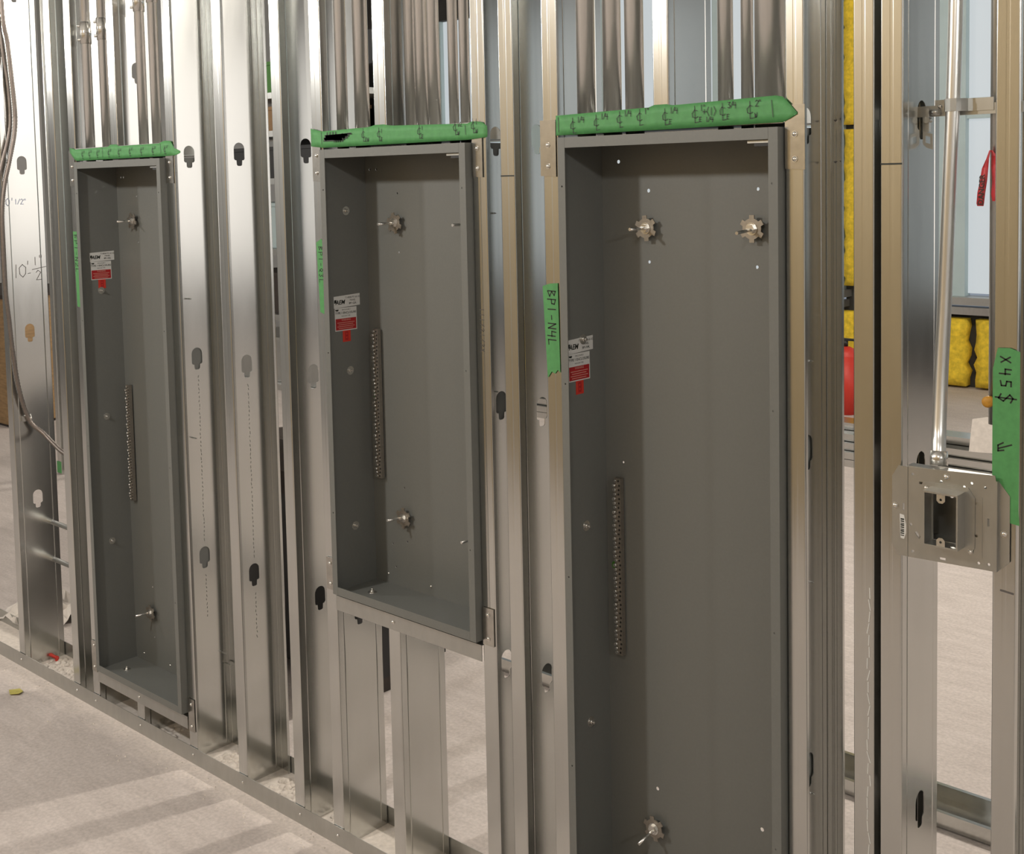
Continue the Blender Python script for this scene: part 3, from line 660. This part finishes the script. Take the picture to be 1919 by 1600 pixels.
obj('device_ear', MB().plate([(.805, 1.2175), (.819, 1.2175), (.819, 1.207), (.815, 1.203), (.809, 1.203), (.805, 1.207)], [circ(.812, 1.209, .0022, 8)], XZ, yp-.031, yp-.0295), 'zinc', ring)
obj('device_ear', MB().plate([(.805, 1.1325), (.819, 1.1325), (.819, 1.142), (.815, 1.146), (.809, 1.146), (.805, 1.142)], [circ(.812, 1.139, .0022, 8)], XZ, yp-.031, yp-.0295), 'zinc', ring)
for x, z in ((.776, 1.217), (.849, 1.124)): inst('screw', SCREWS, 'zinc', (x, yp-.002, z), ring)
bb = MB(); bx0, bx1, bz0, bz1, byb = .762, .862, 1.124, 1.226, .040
bb.box(bx0, bx0+.0016, yp+.002, byb, bz0, bz1); bb.box(bx1-.0016, bx1, yp+.002, byb, bz0, bz1); bb.box(bx0+.0016, bx1-.0016, yp+.002, byb, bz0, bz0+.0016); bb.box(bx0+.0016, bx1-.0016, yp+.002, byb, bz1-.0016, bz1)
bb.plate(rect(bx0, bx1, bz0, bz1), [circ(.797, 1.195, .0036, 8), circ(.812, 1.193, .0036, 8)], XZ, byb, byb+.0016)
bxo = obj('box_body', bb, 'galv2', sb)
obj('knockout', MB().plate(circ(.810, 1.160, .0145, 24), [], XZ, byb-.0012, byb), 'galv2', bxo)
obj('barcode_label', MB().plate([(.7295, 1.165), (.737, 1.164), (.7408, 1.148), (.7408, 1.134), (.737, 1.123), (.7310, 1.124)], [], XZ, yp-.0003, yp), 'white', sb)
bc = MB()
for k in range(9): bc.plate(rect(.7312, .7372, 1.128+k*.0034, 1.1295+k*.0034+.0005*(k % 3)), [], XZ, yp-.0006, yp-.0003)
obj('barcode', bc, 'ink', sb)
# offset conduit down to the box
cp = [(.791, .066, 3.0), (.791, .066, 2.2), (.7895, .066, 2.02), (.786, .066, 1.865), (.7815, .066, 1.75), (.778, .066, 1.66), (.774, .063, 1.52), (.772, .055, 1.40), (.775, .040, 1.31), (.780, .026, 1.275), (.783, .020, 1.25), (.783, .02, 1.23)]
def smooth_path(P, n=8):
    out = []; P = [Vector(p) for p in P]
    for i in range(len(P)-1):
        a, b, c_, d = P[max(i-1, 0)], P[i], P[i+1], P[min(i+2, len(P)-1)]
        for k in range(n):
            s = k/n; out.append(.5*((2*b)+(c_-a)*s+(2*a-5*b+4*c_-d)*s*s+(3*b-a-3*c_+d)*s**3))
    out.append(P[-1]); return out
oc = thing('conduit', (.78, .07, 1.23), 'offset conduit bending down into the switch box', 'conduit')
obj('tube', MB().tube(smooth_path(cp[:-1]), .0117, 20), 'emt', oc)
obj('box_connector', MB().cyl((.781, .025, 1.272), (.783, .02, 1.2495), .0145, 18), 'zinc', oc)
# bridging bar through the knockouts and the conduit strap
br = thing('bridging_bar', (.80, .078, 1.832), 'horizontal channel bar threaded through the stud knockouts', 'channel')
obj('bar', MB().box(.684, 1.0, .0840, .0855, 1.832, 1.850).box(.684, 1.0, .0855, .0925, 1.832, 1.8335), 'galv2', br)
obj('hook_clip', MB().plate([(.731, 1.808), (.748, 1.802), (.749, 1.776), (.738, 1.779), (.731, 1.786)], [[(.736, 1.800), (.744, 1.797), (.744, 1.785), (.736, 1.788)]], XZ, .073, .0745).cyl((.738, .071, 1.826), (.738, .0838, 1.826), .006, 6).cyl((.742, .077, 1.838), (.758, .077, 1.839), .0055, 10).box(.7295, .741, .0755, .0838, 1.806, 1.845), 'galv2', br)
st_ = thing('conduit_strap', (.80, .075, 1.838), 'bent steel strap clamping the offset conduit to the bar', 'strap')
P = [(.748, .0825), (.769, .0825), (.7715, .064), (.776, .056), (.786, .0525), (.795, .056), (.7995, .064), (.806, .078), (.812, .0825), (.846, .0825)]
obj('strap_band', sheet_profile(P, 1.838, 1.859, .0014), 'galv2', st_)
obj('strap_screw', MB().dome((.757, .0825, 1.848), (0, -1, 0), .004, .003), 'zinc', st_)
# capped stub pipe with flagging ribbon, behind stud J
sp_ = thing('stub_pipe', (.842, .105, 1.312), 'dark vertical stub pipe with an orange end cap', 'pipe')
obj('tube', MB().cyl((.842, .105, 1.312), (.842, .105, 3.0), .0089, 16), 'galv2', sp_)
obj('end_cap', MB().cyl((.838, .085, 1.352), (.838, .097, 1.352), .0095, 14).dome((.838, .085, 1.352), (0, -1, 0), .0095, .004), 'orange', sp_)
fr = thing('flagging_ribbon', (.838, .09, 1.683), 'red danger ribbon knotted around the stub pipe', 'ribbon')
mb = MB()
def strip3(pts, wds):
    vv = []
    for (x, y, z), wd in zip(pts, wds): vv += [(x-wd/2, y+.002*math.sin(z*140), z), (x+wd/2, y-.003+.002*math.cos(z*120), z)]
    n = len(vv); vv += [(a, b+.0005, c) for a, b, c in vv]
    F = []
    for i in range(len(pts)-1): q = [2*i, 2*i+1, 2*i+3, 2*i+2]; F += [q, [j+n for j in q][::-1], [2*i, 2*i+2, 2*i+2+n, 2*i+n], [2*i+1, 2*i+3, 2*i+3+n, 2*i+1+n]]
    mb.add(vv, F, True)
strip3([(.838, .090, 1.772), (.835, .089, 1.758), (.832, .087, 1.742), (.829, .086, 1.722), (.827, .085, 1.702), (.825, .084, 1.684), (.825, .084, 1.680)], [.003, .007, .011, .013, .0145, .013, .011])
strip3([(.840, .091, 1.772), (.8435, .092, 1.765), (.846, .091, 1.745), (.847, .090, 1.72), (.847, .089, 1.70), (.847, .089, 1.688)], [.004, .009, .012, .012, .012, .008])
obj('ribbon_tails', mb, 'flag', fr)
tm = MB(); put_text(tm, 'DANGER', .0125, 0, 0, lambda a, b, d: (.8285-b+(a)*.06, .0795, 1.707+a), 0, .0003)
obj('lettering', tm, 'dark', fr)

# ------------------------------------------------------------------ armored cable on stud A
def dense(path, step):
    P = smooth_path(path, 24); out = [P[0]]; acc = 0
    for a, b in zip(P, P[1:]):
        L = (b-a).length; acc += L
        if acc >= step: out.append(b); acc = 0
    return out
c1 = [(-2.560, .020, 3.0), (-2.562, .020, 2.405), (-2.566, .036, 2.258), (-2.566, .045, 2.127), (-2.566, .051, 2.015), (-2.566, .045, 1.939), (-2.566, .023, 1.845), (-2.566, -.001, 1.751), (-2.566, -.013, 1.657), (-2.566, -.016, 1.525), (-2.566, -.015, 1.392), (-2.566, -.007, 1.277), (-2.566, .001, 1.162), (-2.566, .017, 1.025), (-2.564, .049, .909), (-2.53, .083, .858), (-2.47, .09, .826), (-2.39, .09, .803), (-2.26, .09, .80)]
P1 = dense(c1, .0035)
ca = thing('armored_cable', (-2.56, .02, .8), 'flexible armored cable hanging against a stud web and curving behind the next', 'cable')
obj('armor', MB().tube(P1, lambda i: 0.0086 if i % 2 else .0066, 10), 'armor', ca)
obj('cable_strap', MB().cyl((-2.583, .062, .925), (-2.555, .05, .915), .004, 8).box(-2.5845, -2.573, .03, .045, .905, .925), 'zinc', ca)
c2 = [(-2.574, .0, 3.0), (-2.574, .008, 2.5), (-2.576, .020, 2.248), (-2.5755, .033, 2.128), (-2.5755, .037, 2.015), (-2.5755, .030, 1.939), (-2.5755, .003, 1.845), (-2.5755, -.020, 1.751), (-2.58, -.032, 1.60), (-2.60, -.035, 1.45), (-2.64, -.035, 1.3)]
P2 = dense(c2, .0035)
tag(obj('armored_cable', MB().tube(P2, lambda i: 0.0066 if i % 2 else .0052, 10), 'armor', base=(-2.5755, .0, 1.3)), 'second armored cable looping away beside the hanging one', 'cable')
for z, y in ((.512, .128), (.372, .128)):
    tag(obj('conduit', MB().cyl((-2.5855, y, z), (-2.195, y, z), .009, 14), 'emt', base=(-2.4, y, z)), 'thin horizontal conduit run between two studs near the floor', 'conduit', 'low horizontal conduits')

# ------------------------------------------------------------------ space behind the wall
# loose stud lying along the floor just behind, and a bundle further back
fs = thing('loose_stud', (.1, 1.2, 0), 'loose steel stud lying flat on the floor just behind the wall', 'stud')
obj('web', B(-1.25, 1.6, 1.09, 1.24, .003, .0045), 'galv', fs)
obj('front_flange', B(-1.25, 1.6, 1.0885, 1.09, .003, .044), 'galv', fs); obj('back_flange', B(-1.25, 1.6, 1.24, 1.2415, .003, .044), 'galv', fs)
obj('front_lip', B(-1.25, 1.6, 1.09, 1.101, .0425, .044), 'galv', fs); obj('back_lip', B(-1.25, 1.6, 1.229, 1.24, .0425, .044), 'galv', fs)
for k, (yy, zz) in enumerate(((4.62, 0), (4.80, 0), (4.98, 0), (4.62, .045), (4.80, .045), (4.98, .045), (4.66, .09), (4.86, .09), (4.70, .135), (4.88, .135), (4.80, .18))):
    s_ = thing('loose_stud', (0, yy, zz), 'steel stud in the bundle stacked on the floor before the windows', 'stud', 'bundle of studs by the windows')
    obj('web', B(-4.5, 1.5, yy-.076, yy+.076, zz+.041, zz+.0425), 'galv', s_)
    obj('front_flange', B(-4.5, 1.5, yy-.0775, yy-.076, zz+.001, zz+.0425), 'galv', s_); obj('back_flange', B(-4.5, 1.5, yy+.076, yy+.0775, zz+.001, zz+.0425), 'galv', s_)
pm = MB().plate([(-.93, 0), (-.70, .01), (-.72, .17), (-.84, .20), (-.92, .18)], [], lambda a, b, d: (a, 4.60+b*.12+d, .180+b), 0, .003)
tag(obj('paper_sheet', pm, 'paper', base=(-.82, 4.6, .18)), 'torn paper sheet propped on the bundle of studs', 'paper')
# insulation under and between the windows
def batt(x0, x1, z0, z1, y0, y1, seed):
    rnd = random.Random(seed); nx, nz = max(3, int((x1-x0)/.06)), max(5, int((z1-z0)/.06)); vv = []; F = []
    for k in range(nz+1):
        for i in range(nx+1):
            ed = min(i, nx-i, k, nz-k)
            dy = (.0 if ed == 0 else rnd.uniform(.0, .05)); jx = rnd.uniform(-.018, .018) if 0 < k < nz else 0
            vv.append((x0+(x1-x0)*i/nx+jx*(1 if ed == 0 else .4), y0+(y1-y0)*.35*(1 if ed == 0 else 0)+dy, z0+(z1-z0)*k/nz))
    n = len(vv); W_ = nx+1
    for k in range(nz):
        for i in range(nx): F.append([k*W_+i, k*W_+i+1, (k+1)*W_+i+1, (k+1)*W_+i])
    mb = MB().add(vv, F, True)
    border = [i for i in range(W_)]+[k*W_+nx for k in range(1, nz+1)]+[nz*W_+i for i in range(nx-1, -1, -1)]+[k*W_ for k in range(nz-1, 0, -1)]
    bv = [(vv[b][0], y1, vv[b][2]) for b in border]; m0 = len(mb.v); mb.v += bv
    L = len(border)
    for j in range(L): mb.f.append([border[j], border[(j+1) % L], m0+(j+1) % L, m0+j]); mb.sm.append(True)
    return mb
gi = 'yellow batts under the windows'
xx = -6.20; sd = 0
while xx < 0.4:
    wd = .415
    tag(obj('insulation_batt', batt(xx+.03, xx+wd+.002*(sd % 3), .02, .56, WB-.02, WB+.13, sd), 'insul', base=(xx+wd/2, WB+.1, .02)), 'ragged yellow insulation batt packed under the window sill', 'insulation', gi)
    xx += wd+.0515; sd += 1
px0 = -9.98
piers = []
for a, b in wins+[(7.9, 8)]:
    if a-px0 > .3 and -7 < a < 1.5: piers.append((px0, a))
    px0 = b
for i, (a, b) in enumerate(piers):
    if not -3.3 < a < -3: obj('pier_board', B(a+.002, b-.002, WB+.02, WB+.139, .76, 3.49), 'board', wall_b); continue
    for j in range(2):
        za, zb_ = (.78, 2.1) if j == 0 else (2.14, 3.45)
        n = max(1, round((b-a)/.5))
        for k in range(n):
            x0_ = a+(b-a)*k/n+.03; x1_ = a+(b-a)*(k+1)/n-.03
            tag(obj('insulation_batt', batt(x0_, x1_, za, zb_, WB-.02, WB+.13, 100+i*10+j*5+k), 'insul', base=((x0_+x1_)/2, WB+.1, za)), 'tall yellow insulation batt in the wall between windows', 'insulation', 'yellow batts between the windows')
rc = thing('fire_extinguisher', (-2.36, 6.0, 0), 'red cylinder standing on the floor before the far wall', 'extinguisher')
obj('body', MB().cyl((-2.36, 6.0, 0), (-2.36, 6.0, .42), .085, 20).dome((-2.36, 6.0, .42), (0, 0, 1), .085, .07, 20, 4), 'redtag', rc)
obj('valve', MB().cyl((-2.36, 6.0, .49), (-2.36, 6.0, .53), .018, 10).box(-2.38, -2.28, 5.985, 6.015, .53, .545), 'black', rc)
# job box and shelving with dark goods behind the tub wall
jb = thing('job_box', (-1.75, .78, 0), 'big black steel job box on the floor close behind the stud wall', 'tool box')
obj('body', B(-2.10, -1.40, .58, .98, .06, .66), 'black', jb); obj('lid', MB().prism([(.57, .66), (.99, .66), (.99, .80), (.66, .82), (.57, .74)], YZ, -2.11, -1.39), 'dark', jb)
for x in (-2.08, -1.48): obj('skid', B(x, x+.06, .60, .96, 0, .06), 'dark', jb)
obj('handle', MB().tube(smooth_path([(-1.399, .68, .30), (-1.38, .70, .30), (-1.38, .86, .30), (-1.399, .88, .30)], 5), .008, 8), 'redtag', jb)
rk = thing('storage_rack', (-2.55, 1.33, 0), 'dark shelving rack standing behind the job box', 'shelf')
for x in (-3.0, -2.13):
    for y in (1.14, 1.50): obj('post', B(x, x+.03, y, y+.03, 0, 2.4), 'galv2', rk)
for z in (.50, .86, 1.16, 1.44, 1.74, 1.94, 2.10): obj('shelf', B(-3.0, -2.10, 1.14, 1.53, z, z+.025), 'galv2', rk)
obj('back_sheet', B(-2.99, -2.11, 1.532, 1.536, .05, 2.4), 'black', rk)
def crate(x0, x1, z0, z1, m, label, cat='box', nm='storage_box', y0=1.18, y1=1.48):
    t = thing(nm, ((x0+x1)/2, (y0+y1)/2, z0), label, cat)
    obj('body', MB().box(x0, x1, y0, y1, z0+.0005, z1-.015), m, t); obj('lid', MB().box(x0-.006, x1+.006, y0-.006, y1+.006, z1-.015, z1), m, t); return t
crate(-2.9, -2.25, .886, 1.08, 'galv2', 'steel box on the middle shelf of the rack')
crate(-2.85, -2.3, 1.186, 1.36, 'dark', 'brown carton at chest height on the rack')
crate(-2.9, -2.3, 1.466, 1.66, 'board', 'pale blue carton on the rack')
crate(-2.9, -2.3, 1.766, 1.90, 'black', 'black case under the top shelves of the rack')
crate(-2.85, -2.3, 1.966, 2.07, 'card', 'flat cardboard carton near the top of the rack')
crate(-2.85, -2.35, 2.126, 2.26, 'green', 'green carton on top of the rack')
# another stud line far to the left, and a crate
s_ = stud('distant steel stud with green tape at its foot', -5.30, -5.255, 'R', y0=1.50, z1=3.0, d=.15, name='steel_stud')
obj('foot_tape', B(-5.302, -5.25, 1.497, 1.4992, .01, .08), 'tape', s_)
stud('distant steel stud standing beside the taped one', -5.16, -5.118, 'R', y0=1.56, z1=3.0, d=.15, knocks=[])
ct = thing('plywood_crate', (-7.4, 2.1, 0), 'brown plywood crate standing far off beyond the last stud', 'crate')
obj('body', B(-8.0, -6.9, 1.95, 2.6, .02, .95), 'wood', ct); obj('skid', B(-8.0, -6.9, 1.96, 2.05, 0, .02), 'dark', ct); obj('top_board', B(-8.02, -6.88, 1.93, 2.62, .95, .98), 'dark', ct)

# ------------------------------------------------------------------ debris
def crumple(x, y, r, h, seed, nx=12):
    rnd = random.Random(seed); mb = MB(); vv = []; F = []
    for k in range(nx+1):
        for i in range(nx+1):
            a, b = (i/nx-.5)*2, (k/nx-.5)*2; e_ = max(0, 1-(a*a+b*b)*.6)
            vv.append((x+a*r+rnd.uniform(-.3, .3)*r/nx*2, y+b*r+rnd.uniform(-.3, .3)*r/nx*2, .002+h*e_*rnd.uniform(.1, 1)))
    n = len(vv); vv += [(p[0], p[1], max(.0005, p[2]-.0012)) for p in vv]; W_ = nx+1
    for k in range(nx):
        for i in range(nx):
            q = [k*W_+i, k*W_+i+1, (k+1)*W_+i+1, (k+1)*W_+i]; F += [q, [j+n for j in q][::-1]]
    return mb.add(vv, F)
tag(obj('crumpled_paper', crumple(-3.02, .30, .16, .12, 3), 'paper', base=(-3.02, .30, 0)), 'crumpled brown paper heap on the floor past the last stud', 'paper')
tag(obj('plastic_scrap', MB().tube(smooth_path([(-2.60, .10, .012), (-2.585, .095, .020), (-2.572, .105, .012), (-2.562, .11, .010), (-2.55, .10, .008)], 6), .006, 8), 'redtag', base=(-2.57, .10, .0013)), 'curled red plastic scrap inside the floor track', 'scrap')
tag(obj('yellow_scrap', MB().plate([(-2.44, -.13), (-2.40, -.145), (-2.375, -.125), (-2.385, -.105), (-2.42, -.10)], [], lambda a, b, d: (a, b, .003+d+.012*max(0, (a+2.41)*8)), 0, .0015), 'leaf', base=(-2.41, -.12, 0)), 'small yellow scrap on the front floor', 'scrap')
def dust(x0, x1, n, seed):
    rnd = random.Random(seed); mb = MB()
    for k in range(n):
        x = rnd.uniform(x0, x1); y = rnd.uniform(.012, .14); r = rnd.uniform(.003, .014)
        mb.dome((x, y, .0012), (rnd.uniform(-.2, .2), rnd.uniform(-.2, .2), 1), r, r*rnd.uniform(.3, .9), 7, 2)
    return mb
for k, (a, b, n) in enumerate(((-2.58, -2.24, 160), (-1.76, -1.53, 60), (-1.46, -1.27, 160), (-1.21, -1.01, 150), (-.94, -.84, 40))):
    o = obj('plaster_crumbs', dust(a, b, n, k), 'plaster'); o['kind'] = 'stuff'; o['label'] = 'pale plaster crumbs lying in the floor track'; o['category'] = 'debris'
rnd = random.Random(5); mb = MB()
for k in range(260):
    x = rnd.uniform(-2.7, .2); y = -.012-abs(rnd.gauss(0, .10)); r = rnd.uniform(.0012, .004)
    mb.dome((x, y, 0), (0, 0, 1), r, r*.7, 6, 2)
o = obj('floor_grit', mb, 'plaster'); o['kind'] = 'stuff'; o['label'] = 'pale grit scattered along the floor track'; o['category'] = 'debris'
